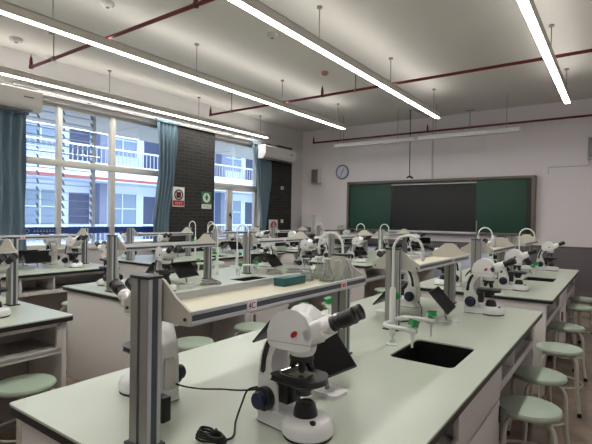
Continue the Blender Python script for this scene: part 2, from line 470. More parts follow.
MB().lathe([(.02, .0175), (.018, .022)], (0, 0, .04), (1, 0, 0)).build('lens', M['lens'], o)
o = wallbox('wall_switch', 'small white switch plate on far brick pier beside crimson notice', 'switch', (XW+.025, 9.12, 1.28), (XW+.045, 9.22, 1.37), M['white'])
B((.01, -.025, .02), (.014, .025, .07), .002).build('rocker', M['signwhite'], o)

def speaker(label, x, z, s):
    r = thing('wall_speaker', label, 'speaker', (x, YF, z), 0, 'wall speakers')
    b = MB(); b.pillow([(-.13*s, -.02), (.13*s, -.02), (.11*s, -.18), (-.11*s, -.18)], .20*s, .01, 'z', (0, 0, .2*s)); b.build('cabinet', M['wallgrey'], r)
    B((-.10*s, -.19, .02), (.10*s, -.178, .38*s), .004).build('grille', M['steel'], r)
    B((-.03, -.03, .15*s), (.03, 0, .25*s)).build('bracket', M['blackplastic'], r)
    return r
speaker('grey wall speaker in the far corner left of the clock', -6.48, 2.31, .95)
speaker('grey wall speaker at the right edge, right of the chalkboard', -.40, 2.58, 1.0)
ck = thing('wall_clock', 'round blue-rimmed wall clock beside the far speaker', 'clock', (-5.75, YF, 2.59))
MB().lathe([(.17, 0), (.185, .02), (.185, .035), (.16, .045), (.155, .035), (.15, .03)], (0, 0, 0), (0, -1, 0), 32).build('rim', M['clockblue'], ck)
MB().lathe([(.155, 0), (.155, .032)], (0, 0, 0), (0, -1, 0), 32).build('face', M['clockface'], ck)
for a, l, t in ((.5, .09, .012), (3.5, .13, .009)):
    k = MB(); k.box((-t, -.036, -.02), (t, -.034, l)); k.xform(Matrix.Rotation(a, 4, 'Y')); k.build('hand', M['clockblue'], ck)
k = MB()
for i in range(12): a = i*PI/6; k.box((.13*math.cos(a)-.006, -.035, .13*math.sin(a)-.006), (.13*math.cos(a)+.006, -.033, .13*math.sin(a)+.006))
k.build('hour_marks', M['clockblue'], ck)
hb = thing('towel_dispenser', 'tall white box on front wall in the far corner', 'dispenser', (-6.69, YF, 1.0))
MB().pillow(rrect(-.16, 0, .16, .50, .03), .09, .01, 'y', (0, -.09, 0)).build('casing', M['white'], hb)
B((-.12, -.184, .05), (.12, -.178, .18), .003).build('slot', M['grille'], hb)
cp = thing('control_panel', 'small wall control panel with dark screen left of the chalkboard', 'control panel', (-5.76, YF, 1.06))
B((-.10, -.03, 0), (.10, 0, .17), .005).build('casing', M['white'], cp)
B((-.085, -.034, .03), (.02, -.029, .15), .002).build('display', M['bluestrip'], cp)

# chalkboard
cbx = thing('chalkboard', 'wide wall chalkboard with green side panels and dark centre display', 'chalkboard', (-3.46, YF, 1.12))
x0, x1 = -5.56+3.46, -1.36+3.46
f = MB(); f.box((x0, -.12, 1.14), (x1, 0, 1.20), .01); f.box((x0, -.12, 0), (x1, 0, .05), .01); f.box((x0, -.12, 0), (x0+.05, 0, 1.2), .01); f.box((x1-.07, -.14, 0), (x1, 0, 1.2), .01); f.box((x0, -.02, 0), (x1, 0, 1.2))
f.build('frame', M['boardframe'], cbx)
B((x0+.05, -.06, .05), (-.93, -.03, 1.14), .003).build('green_panel', M['greenboard'], cbx)
B((.98, -.085, .05), (x1-.16, -.05, 1.14), .003).build('green_panel', M['greenboard'], cbx)
B((x1-.16, -.10, .05), (x1-.07, -.03, 1.14)).build('side_channel', M['blackplastic'], cbx)
B((-.95, -.07, .05), (-.88, -.03, 1.12), .002).build('divider', M['blackplastic'], cbx)
B((-.90, -.075, .07), (.99, -.035, 1.09), .003).build('display', M['panel'], cbx)
B((-.93, -.10, 1.085), (.99, -.06, 1.105)).build('top_rail', M['alulight'], cbx)
B((-.95, -.17, 0), (1.0, -.06, .05), .006).build('chalk_tray', M['alulight'], cbx)

# teacher's bench
td = thing('teacher_desk', 'long pale blue teacher bench below the chalkboard', 'desk', (-3.2, 8.95, 0))
B((-1.75, -.38, .86), (1.55, .38, .89), .004).build('worktop', M['black'], td)
B((-1.7, -.33, .08), (1.5, .33, .86), .004).build('cabinet', M['wallgrey'], td)
for k in range(4):
    d = B((-1.62+k*.78, -.345, .14), (-.88+k*.78, -.33, .82), .004).build('door', M['deskblue'], td)
    B((-.98+k*.78, -.36, .6), (-.96+k*.78, -.345, .72), .003).build('handle', M['steel'], d)
B((-1.68, -.28, 0), (1.48, .28, .08)).build('plinth', M['kick'], td)
tm = thing('computer_monitor', 'flat dark monitor lying low on the teacher bench', 'monitor', (-3.3, 8.9, .89))
MB().pillow(rrect(-.12, -.09, .12, .09, .03), .006, .002, 'z', (0, 0, .006)).build('foot', M['blackplastic'], tm)
B((-.02, -.015, .01), (.02, .015, .08)).build('neck', M['blackplastic'], tm)
B((-.24, -.02, .05), (.24, .01, .17), .005).build('screen', M['screen'], tm)

# ------------------------------------------------------------------ ceiling things
LZ = 3.25
lamps = [(-4.67, 'second linear ceiling lamp from the windows'), (-2.72, 'third linear ceiling lamp from the windows, in upper middle'), (-.70, 'linear ceiling lamp at upper right, pointing toward the board'), (-6.70, 'linear ceiling lamp nearest the windows')]
def lampfix(x, label):
    r = thing('linear_lamp', label, 'ceiling lamp', (x, 3.6, LZ), 0, 'suspended linear lamps')
    y0, y1 = -4.9, 4.6
    b = MB(); b.box((-.046, y0, .003), (-.036, y1, .095)); b.box((.036, y0, .003), (.046, y1, .095)); b.box((-.046, y0, .087), (.046, y1, .095)); b.box((-.046, y0, .003), (.046, y0+.01, .095)); b.box((-.046, y1-.01, .003), (.046, y1, .095))
    b.build('housing', M['fixture'], r)
    n = 8; L = (y1-y0)/n
    for k in range(n): B((-.036, y0+k*L+.006, 0), (.036, y0+(k+1)*L-.006, .012)).build('diffuser', M['diffuser'], r)
    B((-.036, y0+.01, .093), (.036, y1-.01, .0985)).build('added_uplight_strip', M['added_uplight'], r)  # glowing strip added on top of the housing to brighten the ceiling
    for y in (-3.2, -1.3, .6, 2.5, 4.35):
        t = MB(); t.tube([(0, y, .095), (0, y, ZC-LZ-.02)], .006, 8); t.lathe([(.03, 0), (.03, .02)], (0, y, ZC-LZ-.02)); t.build('suspension_rod', M['steel'], r)
    return r
for x, l in lamps: lampfix(x, l)
def pipe(y, label, z=3.38, x0=-6.5, x1=1.52, drops=(), hang=()):
    r = thing('sprinkler_pipe', label, 'pipe', (0, y, z), 0, 'red sprinkler pipes under the ceiling')
    b = MB(); b.tube([(x0, 0, 0), (x1, 0, 0)], .021, 10)
    b.build('pipe', M['pipe'], r)
    for x in (x0,)+drops:
        k = MB(); k.tube([(x, 0, -.02), (x, 0, .08)], .022, 10); k.lathe([(.02, .08), (.016, .12), (.006, .15), (.004, .17)], (x, 0, 0)); k.lathe([(.028, -.02), (.028, .02)], (x, 0, 0)); k.build('sprinkler_head', M['pipe'], r)
    for x in hang:
        k = MB(); k.tube([(x, 0, .02), (x, 0, ZC-z-.012)], .007, 8); k.lathe([(.03, -.012), (.03, .012)], (x, 0, 0), (1, 0, 0), 12); k.box((x-.09, -.02, ZC-z-.012), (x+.09, .02, ZC-z)); k.build('pipe_hanger', M['steel'], r)
    return r
pipe(2.92, 'red sprinkler pipe nearest the camera, at top left', drops=(-3.27,), hang=(-5.9, -2.2))
pipe(6.22, 'red sprinkler pipe crossing the middle of the ceiling', drops=(-3.95,), hang=(-5.95, -3.35, .5))
pipe(9.86, 'red sprinkler pipe along the front wall above the chalkboard', z=3.36, drops=(-3.5,), hang=(-5.7, -2.6, .4))
bl = thing('board_lamp', 'long unlit white lamp hanging above the chalkboard', 'lamp', (-3.42, 8.98, 3.02))
for x in (-1.92, .03):
    MB().pillow([(-.05, .0), (.05, 0), (.07, .035), (.03, .085), (-.03, .085), (-.05, .04)], .94, .003, 'x', (x+.95, 0, 0)).build('lamp_housing', M['lampoff'], bl)
for x in (-1.7, -.4, .4, 1.7):
    t = MB(); t.tube([(x, 0, .08), (x, 0, ZC-3.02)], .006, 8); t.build('suspension_rod', M['steel'], bl)
mr = thing('hanging_microphone', 'black microphone on a thin rod hanging before the chalkboard', 'microphone', (-3.62, 9.16, ZC))
t = MB(); t.tube([(0, 0, 0), (0, 0, -1.40)], .010, 8); t.build('rod', M['groove'], mr)
MB().lathe([(.03, 0), (.03, -.02), (.012, -.05)], (0, 0, 0)).build('mount', M['steel'], mr)
MB().tube([(-.06, 0, -1.43), (.0, 0, -1.40), (.07, 0, -1.44)], [.016, .024, .022], 10).build('capsule', M['blackplastic'], mr)
cd = MB(); cd.tube([(-3.62, 9.0, ZC-.012), (-3.45, 10.05, ZC-.012)], .012, 8); cd.tube([(-3.45, 10.06, ZC-.012), (-3.45, 10.06, 2.34)], .012, 8)
tag(cd.build('wall_conduit', M['wallgrey']), 'thin conduit from the ceiling down to the top of the chalkboard', 'conduit')
cd = MB(); cd.tube([(-1.16, 10.07, 2.34), (-1.16, 10.07, 2.47), (-.5, 10.07, 2.47), (-.5, 10.07, 2.58)], .010, 8)
tag(cd.build('speaker_conduit', M['wallgrey']), 'thin conduit on front wall from chalkboard to right speaker', 'conduit')
def ceildisc(name, label, cat, x, y, r_, m, h=.05):
    o = thing(name, label, cat, (x, y, ZC))
    MB().lathe([(r_, 0), (r_, -h*.5), (r_*.7, -h), (0, -h)], (0, 0, 0), seg=24).build('body', m, o)
    MB().lathe([(r_*.3, -h-.006), (r_*.3, -h+.002)], (0, 0, 0), seg=16).build('sensor_window', M['grille'], o)
    return o
ceildisc('smoke_detector', 'tan smoke detector on the ceiling between the two middle lamps', 'smoke detector', -3.843, 6.12, .055, M['tan'])
ceildisc('ceiling_sensor', 'round white ceiling sensor near the top edge at left', 'sensor', -4.6, 2.85, .07, M['white'])
ceildisc('ceiling_sensor', 'round white ceiling sensor near the first pipe at far left', 'sensor', -6.55, 2.75, .08, M['lampoff'])
ceildisc('ceiling_sensor', 'round white ceiling sensor right of the pipe sprinkler, upper centre', 'sensor', -3.62, 4.5, .07, M['lampoff'])

# ------------------------------------------------------------------ lab bench
HX, HY, HZ = .598, 1.455, .78
def slab_with_hole(z0, z1, outer, inner):
    b = MB(); bm = b.bm
    ro = [bm.verts.new((x, y, z1)) for x, y in outer]; ri = [bm.verts.new((x, y, z1)) for x, y in inner]
    es = [bm.edges.new((r[k], r[(k+1) % len(r)])) for r in (ro, ri) for k in range(len(r))]
    bmesh.ops.triangle_fill(bm, edges=es, use_beauty=True, use_dissolve=False)
    geo = bmesh.ops.extrude_face_region(bm, geom=list(bm.faces))
    for v in [g for g in geo['geom'] if isinstance(g, bmesh.types.BMVert)]: v.co.z = z0
    return b
SX0, SX1, SY0, SY1 = .175, .465, -.19, .19
def make_bench(loc, label):
    r = thing('lab_bench', label, 'lab bench', loc, 0, 'laboratory benches')
    hole = rrect(SX0, SY0, SX1, SY1, .03)
    out = rrect(-HX, -HY, HX, HY, .012, 3)
    slab_with_hole(HZ-.008, HZ, out, hole).build('worktop', M['worktop'], r, ang=30)
    slab_with_hole(HZ-.034, HZ-.008, rrect(-HX+.001, -HY+.001, HX-.001, HY-.001, .012, 3), hole).build('edge_band', M['black'], r, ang=30)
    s = MB(); t = .006
    x0, x1, y0, y1 = SX0-t, SX1+t, SY0-t, SY1+t
    s.box((x0, y0, .55), (x1, y1, .556)); s.box((x0, y0, .55), (SX0-.001, y1, HZ-.003)); s.box((SX1+.001, y0, .55), (x1, y1, HZ-.003)); s.box((x0, y0, .55), (x1, SY0-.001, HZ-.003)); s.box((x0, SY1+.001, .55), (x1, y1, HZ-.003))
    s.lathe([(.03, .0), (.03, .004)], ((x0+x1)/2, 0, .556))
    s.build('sink', M['sink'], r)
    for s_ in (-1, 1):
        B((-.55, s_*1.42-.015, 0), (.55, s_*1.42+.015, HZ-.034), .003).build('end_panel', M['laminate'], r)
    B((-.20, -1.40, .0), (.13, 1.40, .54), .003).build('core_panel', M['laminate2'], r)
    B((-.16, -1.405, .54), (-.145, 1.405, HZ-.034)).build('back_board', M['laminate2'], r)
    for sx in (-1, 1):
        a = .55*sx
        inn = -.145 if sx < 0 else .145
        for (ya, yb) in ((-1.405, -.36), (.33, 1.405)):
            c = MB()
            c.box((inn, ya, .555), (a, yb, .575), .002)
            c.box((a-sx*.018, ya, .715), (a, yb, HZ-.034), .002)
            c.box((a-sx*.018, ya, .545), (a, yb, .585), .002)
            c.box((a-sx*.02, ya, .555), (a, ya+.03, HZ-.034), .002); c.box((a-sx*.02, yb-.03, .555), (a, yb, HZ-.034), .002)
            ym = ya+.36 if ya > 0 else yb-.36
            c.box((inn, ym-.009, .575), (a, ym+.009, HZ-.034), .002)
            c.box((inn, ya, .575), (inn+sx*.01, yb, HZ-.034))
            c.build('cubby', M['laminate'], r)
        # sink cabinet
        k = MB()
        k.box((.13*sx if sx > 0 else -.2, -.36, .06), (a-sx*.02, -.345, HZ-.034)); k.box((.13*sx if sx > 0 else -.2, .315, .06), (a-sx*.02, .33, HZ-.034)); k.box((.13*sx if sx > 0 else -.2, -.36, .06), (a-sx*.02, .33, .08))
        k.box((a-sx*.02, -.36, .06), (a, -.29, HZ-.034), .002)
        k.build('sink_cabinet', M['laminate'], r)
        d = B((a-sx*.018, -.285, .52), (a, .325, HZ-.038), .003).build('upper_panel', M['laminate'], r)
        d = B((a-sx*.018, -.285, .07), (a, .325, .508), .003).build('door', M['laminate'], r)
        B((a, -.24, .40), (a+sx*.02, -.225, .49), .003).build('handle', M['steel'], d)
        B((a-sx*.001,   .305, .40), (a+sx*.006, .328, .48), .002).build('hinge', M['groove'], d)
        B((a-sx*.06, -.36, 0), (a-sx*.05, .36, .06)).build('plinth', M['kick'], r)
    return r
BN = {'B1': ((-1.026, 2.125), 'the foreground bench'), 'B2': ((-1.026, 5.585), 'the rear right bench'),
      'C1': ((-3.35, .05), 'the bench cut off at left'), 'C2': ((-3.35, 3.505), 'the middle bench'), 'C3': ((-3.35, 6.96), 'the rear middle bench'),
      'D1': ((-5.55, 1.82), 'the left window-side bench'), 'D2': ((-5.55, 5.18), 'the centre window-side bench'), 'D3': ((-5.55, 8.4), 'the far window-side bench')}
BL = {'B1': 'large sage-topped lab bench in the foreground with a black sink', 'B2': 'sage-topped lab bench behind the foreground bench, nearest the right wall',
      'C1': 'lab bench cut off by the left edge, open cubbies on its side', 'C2': 'middle lab bench directly behind the foreground bench, across the aisle',
      'C3': 'lab bench in the middle column nearest the chalkboard', 'D1': 'lab bench at left below the large window, open cubbies facing the aisle',
      'D2': 'lab bench below the dark brick pier with two signs', 'D3': 'lab bench farthest along the windows, near the crimson notice'}
proto = None
for k, ((x, y), d) in BN.items():
    if proto is None: proto = make_bench((x, y, 0), BL[k])
    else: dup(proto, (x, y, 0), 0, BL[k])

# ------------------------------------------------------------------ bridge shelf (posts at +-.53 in y)
SH = 1.06   # shelf length between post centres
def make_shelf(loc, label):
    r = thing('bridge_shelf', label, 'shelf', loc, 0, 'aluminium bridge shelves on the benches')
    for s in (-1, 1):
        yc = s*SH/2
        p = MB()
        w, d, g = .037, .023, .006
        out = [(-w, -d), (-g, -d), (-g, -d+.006), (g, -d+.006), (g, -d), (w, -d), (w, -g), (w-.004, -g), (w-.004, g), (w, g), (w, d), (g, d), (g, d-.006), (-g, d-.006), (-g, d), (-w, d), (-w, g), (-w+.004, g), (-w+.004, -g), (-w, -g)]
        p.pillow(out, .224, 0, 'z', (0, yc, .230)); o = p.build('post', M['alu'], r)
        gs = MB(); gs.box((w-.0035, yc-.0078, .01), (w+.0012, yc+.0078, .452)); gs.box((-w-.0012, yc-.0085, .01), (-w+.0035, yc+.0085, .452)); gs.box((-.003, yc-d+.003, .01), (.003, yc-d+.0075, .452)); gs.build('groove_strip', M['bluestrip'], o)
        st = MB()
        for q in (-1, 1): st.box((w-.001, yc+q*.0155-.0055, .006), (w+.0015, yc+q*.0155+.0055, .452))
        st.build('edge_strip', M['alulight'], o)
        B((-w-.003, yc-d-.003, .452), (w+.003, yc+d+.003, .461), .003).build('post_cap', M['blackplastic'], r)
        B((-w-.010, yc-d-.010, 0), (w+.010, yc+d+.010, .008), .002).build('foot_plate', M['blackplastic'], r)
        # gable end plate
        half = [(.142, .335), (.142, .372), (.12, .385), (.085, .405), (.055, .432), (.035, .447), (.02, .452)]
        out = half + [(-a, b) for a, b in reversed(half)]
        e = MB(); e.pillow(out, .004, 0, 'y', (0, yc-s*.0, 0)); 
        e.xform(Matrix.Translation((0, -s*.032, 0))); e = e.build('end_plate', M['plate'], r)
        for q in (-1, 1): MB().lathe([(.005, 0), (.004, .004)], (q*.125, yc-s*.032+s*.004, .352), (0, s, 0), 10).build('screw', M['groove'], e)
    y0, y1 = -SH/2+.036, SH/2-.036
    B((-.132, y0, .338), (.132, y1, .346)).build('tray', M['tray'], r)
    for s in (-1, 1):
        l = MB(); l.box((s*.130, y0, .335), (s*.142, y1, .347), .001); l.box((s*.130, y0, .347), (s*.138, y1, .363)); l.box((s*.130, y0, .363), (s*.142, y1, .373), .001)
        l = l.build('lip', M['alulight'], r)
        B((s*.1375, y0, .3468), (s*.1395, y1, .3632)).build('inlay', M['bluestrip'], l)
    return r
sp = None
SHELVES = []
for k, ((x, y), d) in BN.items():
    for q, pos in ((-1, 'near'), (1, 'far')):
        if k in ('C1',) and q < 0: continue
        lab = 'grey aluminium bridge shelf on the %s half of %s' % (pos, d)
        loc = (x-.016, y+q*.825, HZ)
        if sp is None: sp = make_shelf(loc, lab); o = sp
        else: o = dup(sp, loc, 0, lab)
        SHELVES.append((k, pos, o))
# label cards (pairs of a card and its letters)
def card(x, y, z, txt, label):
    c = thing('label_card', label, 'label', (x, y, z), 0, None)
    B((0, -.022, -.014), (.0015, .022, .017), .0004).build('card', M['paper'], c)
    if txt: text_mesh(txt, .026, 'lettering', M['ink'], c, (.0018, 0, .001), (PI/2, 0, PI/2), .0003)
    else:
        k = MB()
        for i in range(2): k.box((.0015, -.012+i*.014, -.006), (.0022, -.003+i*.014, .008))
        k.build('lettering', M['signred'], c)
    return c
# ------------------------------------------------------------------ faucet
def make_tap(loc, label, rz=0):
    r = thing('lab_faucet', label, 'faucet', loc, rz, 'white laboratory gooseneck faucets')
    MB().lathe([(.028, 0), (.028, .006), (.018, .012), (.013, .03)], (0, 0, 0)).build('flange', M['tap'], r)
    g = MB()
    pts = [(0, 0, .02), (0, 0, .2), (0, 0, .47)] + [(.075-.075*math.cos(t*PI/14), 0, .47+.075*math.sin(t*PI/14)) for t in range(1, 15)] + [(.15, 0, .45)]
    g.tube(pts, [.0068]*(len(pts)), 12); g.build('gooseneck', M['tap'], r)
    MB().lathe([(.006, 0), (.008, .008), (.009, .03), (.011, .036)], (.15, 0, .425)).build('nozzle', M['tap'], r)
    MB().lathe([(.0145, .05), (.0155, .06), (.0155, .27), (.012, .285)], (0, 0, 0)).build('riser_sleeve', M['tap'], r)
    for s in (-1, 1):
        a = MB(); a.tube(smooth([(0, 0, .115), (-.01, s*.05, .115), (.01, s*.105, .118), (.05, s*.125, .12), (.14, s*.125, .12)], 5), .0105, 10)
        a.lathe([(.014, -.02), (.016, .0), (.014, .022)], (.15, s*.125, .12), (1, 0, 0)); a.build('side_arm', M['tap'], r)
        MB().lathe([(.012, .0), (.009, -.02), (.006, -.035), (.005, -.075)], (.152, s*.125, .115)).build('serrated_nozzle', M['tap'], r)
        h = MB(); h.pillow(rrect(-.024, -.020, .024, .020, .009, 4), .014, .004, 'z', (.158, s*.125, .153)); h.xform(Matrix.Translation((.158, s*.125, .150)) @ Matrix.Rotation(.5*s, 4, 'Z') @ Matrix.Rotation(-.35, 4, 'X') @ Matrix.Translation((-.158, -s*.125, -.150))); h.lathe([(.007, .12), (.007, .15)], (.155, s*.125, 0)); h.build('valve_handle', M['green'], r)
    h = MB(); h.tube([(0, .012, .235), (0, .04, .235)], .009); h.pillow(rrect(-.016, -.016, .016, .016, .007, 4), .011, .004, 'y', (0, .046, .238)); h.build('valve_handle', M['green'], r)
    return r
tp = None
for k, ((x, y), d) in BN.items():
    for s, side in ((1, 'right'), (-1, 'left')):
        if k == 'C1' or (k[0] == 'D' and s < 0 and k != 'D2'): continue
        lab = 'white gooseneck faucet with green handles on the %s half of %s' % (side, d)
        loc = (x+(.112 if s > 0 else -.175), y-.005, HZ); rz = 0 if s > 0 else PI
        if tp is None: tp = make_tap(loc, lab, rz)
        else: dup(tp, loc, rz, lab)

# ------------------------------------------------------------------ microscope, front = +x
def make_mic(loc, rz, label, hr=0.):
    r = thing('microscope', label, 'microscope', loc, rz, 'binocular microscopes on the benches')
    # base: narrow back foot, drum at the front
    b = MB()
    b.pillow(rrect(-.125, -.046, .06, .046, .012, 3), .022, .006, 'z', (0, 0, .026))
    b.lathe([(.068, .004), (.075, .012), (.075, .032), (.069, .045), (.054, .054), (.0, .056)], (.055, 0, 0), seg=32)
    b.build('base', M['mic'], r)
    f = MB(); f.pillow(rrect(-.122, -.043, .06, .043, .012, 3), .003, 0, 'z', (0, 0, .003)); f.lathe([(.071, 0), (.071, .006)], (.055, 0, 0), seg=32); f.build('rubber_foot', M['rubber'], r)
    # column + curved arm
    a = MB()
    prof = [(-.125, .03), (-.03, .03), (-.035, .12), (-.055, .145), (-.066, .175), (-.062, .21), (-.04, .245), (-.01, .262), (-.04, .285), (-.075, .27), (-.098, .235), (-.115, .19), (-.122, .14)]
    a.pillow(prof, .034, .008, 'y'); a = a.build('arm', M['mic'], r)
    for s in (-1, 1):
        h = MB(); h.pillow([(-.111, .152), (-.098, .147), (-.090, .155), (-.088, .19), (-.075, .228), (-.060, .256), (-.070, .262), (-.086, .246), (-.102, .205)], .004, .001, 'y', (0, s*.033, 0)); h.build('grip_inset', M['blackplastic'], a)
    h = MB(); h.pillow([(-.1262, .05), (-.116, .05), (-.116, .15), (-.1262, .14)], .020, 0, 'y'); h.build('rear_socket_plate', M['laminate'], a)
    # head dome
    hd = MB()
    dome = [(-.070, .268), (-.060, .255), (-.02, .252), (.045, .252), (.066, .262), (.070, .29), (.066, .322), (.050, .352), (.022, .368), (-.008, .370), (-.038, .358), (-.062, .335), (-.073, .30)]
    hd.pillow(dome, .052, .024, 'y', steps=5); hd = hd.build('head', M['mic'], r)
    MB().lathe([(.012, 0), (.012, .003)], (.015, -.0515, .30), (0, -1, 0), 20, (1, .62)).build('badge', M['red'], hd)
    MB().lathe([(.012, 0), (.012, .003)], (.015, .0515, .30), (0, 1, 0), 20, (1, .62)).build('badge', M['red'], hd)
    sm = MB(); sm.pillow(rrect(-.068, .2725, .066, .2745, .0008, 2), .0526, 0, 'y'); sm.build('seam', M['laminate2'], hd)
    # eyepiece housing, tilted up 27 degrees
    ax = Vector((math.cos(math.radians(27)), 0, math.sin(math.radians(27))))
    T = Matrix.Translation((.05, 0, .300)) @ Matrix.Rotation(-math.radians(27), 4, 'Y')
    n = MB(); n.box((-.02, -.052, -.030), (.062, .052, .028), .014, 3); n.xform(T); n.build('eyepiece_housing', M['mic'], r)
    for s in (-1, 1):
        e = MB(); e.lathe([(.021, .05), (.021, .066), (.0235, .068), (.0235, .082)], (0, s*.031, 0), (1, 0, 0)); e.xform(T); e = e.build('eyepiece_tube', M['mic'], r)
        e2 = MB(); e2.lathe([(.0215, .080), (.0215, .093), (.019, .095), (.019, .106), (.022, .110), (.0225, .135), (.0215, .138), (.0225, .142), (.0225, .152), (.015, .152), (.013, .147), (0, .147)], (0, s*.031, 0), (1, 0, 0)); e2.xform(T); e2.build('eyepiece', M['blackplastic'], e)
    # nosepiece + objectives
    MB().lathe([(.044, .254), (.040, .236), (.034, .226), (.02, .224)], (.028, 0, 0)).build('nosepiece_mount', M['mic'], r)
    t = MB(); t.lathe([(.034, 0), (.036, -.006), (.036, -.014), (.0, -.020)], (.028, 0, .226), (.10, 0, 1)); t = t.build('turret', M['blackplastic'], r)
    for k, (a_, l) in enumerate(((0, .042), (90, .034), (180, .030), (270, .036))):
        d = Vector((math.cos(math.radians(a_+45))*.33, math.sin(math.radians(a_+45))*.33, -1)).normalized()
        o = Vector((.026, 0, .214)) + Vector((math.cos(math.radians(a_+45)), math.sin(math.radians(a_+45)), 0))*.018
        q = MB(); q.lathe([(.011, 0), (.0115, l*.5), (.0095, l*.55), (.0095, l*.8), (.005, l)], o, d, 14); q.build('objective', M['blackplastic'], t)
    # stage
    s_ = MB(); st = arc(.035, 0, .072, -65, 65, 14)
    st = [(p[0], p[1]) for p in st] + [(-.04, .064), (-.045, .055), (-.045, -.055), (-.04, -.064)]
    s_.pillow(st, .0085, .003, 'z', (0, 0, .158)); s_ = s_.build('stage', M['blackplastic'], r)
    k = MB(); k.box((.0, -.030, .1665), (.055, .030, .1675)); k.build('glass_slide', M['flask'], s_)
    k = MB(); k.tube(smooth([(-.03, -.03, .170), (.0, -.05, .170), (.05, -.04, .170), (.055, -.02, .170)], 4), .0025, 6); k.tube([(-.03, -.04, .168), (-.03, .045, .168)], .003, 6); k.build('slide_clip', M['chrome'], s_)
    MB().box((-.045, -.03, .075), (.0, .03, .152), .004).build('stage_carrier', M['blackplastic'], r)
    MB().lathe([(.030, .148), (.033, .140), (.033, .130), (.024, .126), (.024, .112), (.015, .110)], (.035, 0, 0)).build('condenser', M['blackplastic'], r)
    MB().lathe([(.036, .048), (.034, .07), (.028, .088), (.022, .093), (.018, .09)], (.045, 0, 0)).build('illuminator', M['blackplastic'], r)
    MB().lathe([(.009, .05), (.009, .057), (.004, .06)], (.098, -.028, 0), seg=12).build('dial', M['blackplastic'], r)
    for s in (-1, 1):
        k = MB(); k.lathe([(.033, .034), (.035, .040), (.035, .056), (.029, .059), (.023, .060)], (-.08, 0, .078), (0, s, 0), 28); k = k.build('focus_knob', M['blackplastic'], r)
        q = MB(); q.lathe([(.025, .058), (.025, .076), (.022, .080), (0, .080)], (-.08, 0, .078), (0, s, 0), 24); q.build('fine_knob', M['knob'], k)
    if hr:
        for ch in r.children:
            if ch.name.split('.')[0] in ('head', 'eyepiece_housing', 'eyepiece_tube'): ch.rotation_euler = (0, 0, hr); ch.location = (.008, 0, -.008)
    return r
# (bench, dx, dy, extra rotation) relative to bench centre
layout = {}
for k in BN:
    layout[k] = [('near right', .235, -1.045, -.10), ('far right', .27, 1.10, 0.05), ('near left', -.30, -1.16, PI), ('far left', -.26, 1.03, PI)]
layout['B1'] = [('near right', .250, -1.03, -.14), ('far right', .285, 1.115, .10), ('near left', -.305, -1.125, PI-.08), ('far left', -.26, 1.03, PI-.1)]
random.seed(11)
skip = {('C1', 'near right'), ('C1', 'near left'), ('D1', 'near left'), ('D1', 'near right')}
mp = None
for k, L in layout.items():
    (bx, by), d = BN[k]
    for pos, dx, dy, rz in L:
        if (k, pos) in skip: continue
        if k != 'B1': dx += random.uniform(-.03, .03); dy += random.uniform(-.05, .05); rz += random.uniform(-.15, .15); dx = max(dx, .24) if dx > 0 else min(dx, -.31)
        lab = 'white binocular microscope at the %s corner of %s' % (pos, d)
        loc = (bx+dx, by+dy, HZ)
        if k == 'B1' and pos == 'near right': make_mic(loc, rz, lab, .30)['group'] = 'binocular microscopes on the benches'
        elif mp is None: mp = make_mic(loc, rz, lab)
        else: dup(mp, loc, rz, lab)

# ------------------------------------------------------------------ tablet on stand, screen facing +x
def make_tab(loc, rz, label):
    r = thing('tablet_stand', label, 'tablet', loc, rz, 'black tablets on stands')
    MB().pillow(rrect(-.055, -.045, .055, .045, .02, 5), .006, .002, 'z', (0, 0, .007)).build('base_plate', M['mic'], r)
    MB().pillow(rrect(-.053, -.043, .053, .043, .02, 5), .001, 0, 'z', (0, 0, .001)).build('foot', M['blackplastic'], r)
    s = MB(); s.box((-.012, -.008, .010), (-.004, .008, .125)); s.xform(Matrix.Rotation(-.22, 4, 'Y')); s.build('stem', M['alu'], r)
    T = Matrix.Translation((-.035, 0, .132)) @ Matrix.Rotation(-math.radians(42), 4, 'Y')
    b = MB(); b.box((-.006, -.135, -.085), (.004, .135, .085), .004); b.xform(T); b = b.build('tablet', M['blackplastic'], r)
    g = MB(); g.box((.004, -.128, -.078), (.005, .128, .078)); g.xform(T); g.build('screen', M['screen'], b)
    h = MB(); h.tube([(-.02, -.02, -.0), (-.02, .02, -.0)], .012, 12); h.box((-.02, -.03, -.04), (-.005, .03, .04), .004); h.xform(T); h.build('hinge', M['alu'], r)
    return r
tl = {k: [('near right', .14, -.66, 0), ('far right', .14, .66, 0), ('near left', -.22, -.72, PI), ('far left', -.22, .68, PI)] for k in BN}
tl['B1'] = [('near right', .195, -.735, -.12), ('far right', .175, .70, .12), ('near left', -.27, -.46, PI), ('far left', -.25, .70, PI)]
tbp = None
for k, L in tl.items():
    (bx, by), d = BN[k]
    for pos, dx, dy, rz in L:
        if k == 'C1' or (k, pos) in skip: continue
        if k != 'B1': dx += random.uniform(-.03, .03); dy += random.uniform(-.06, .06); rz += random.uniform(-.2, .2)
        lab = 'black tablet on a stand beside the %s microscope of %s' % (pos, d)
        loc = (bx+dx, by+dy, HZ)
        if tbp is None: tbp = make_tab(loc, rz, lab)
        else: dup(tbp, loc, rz, lab)

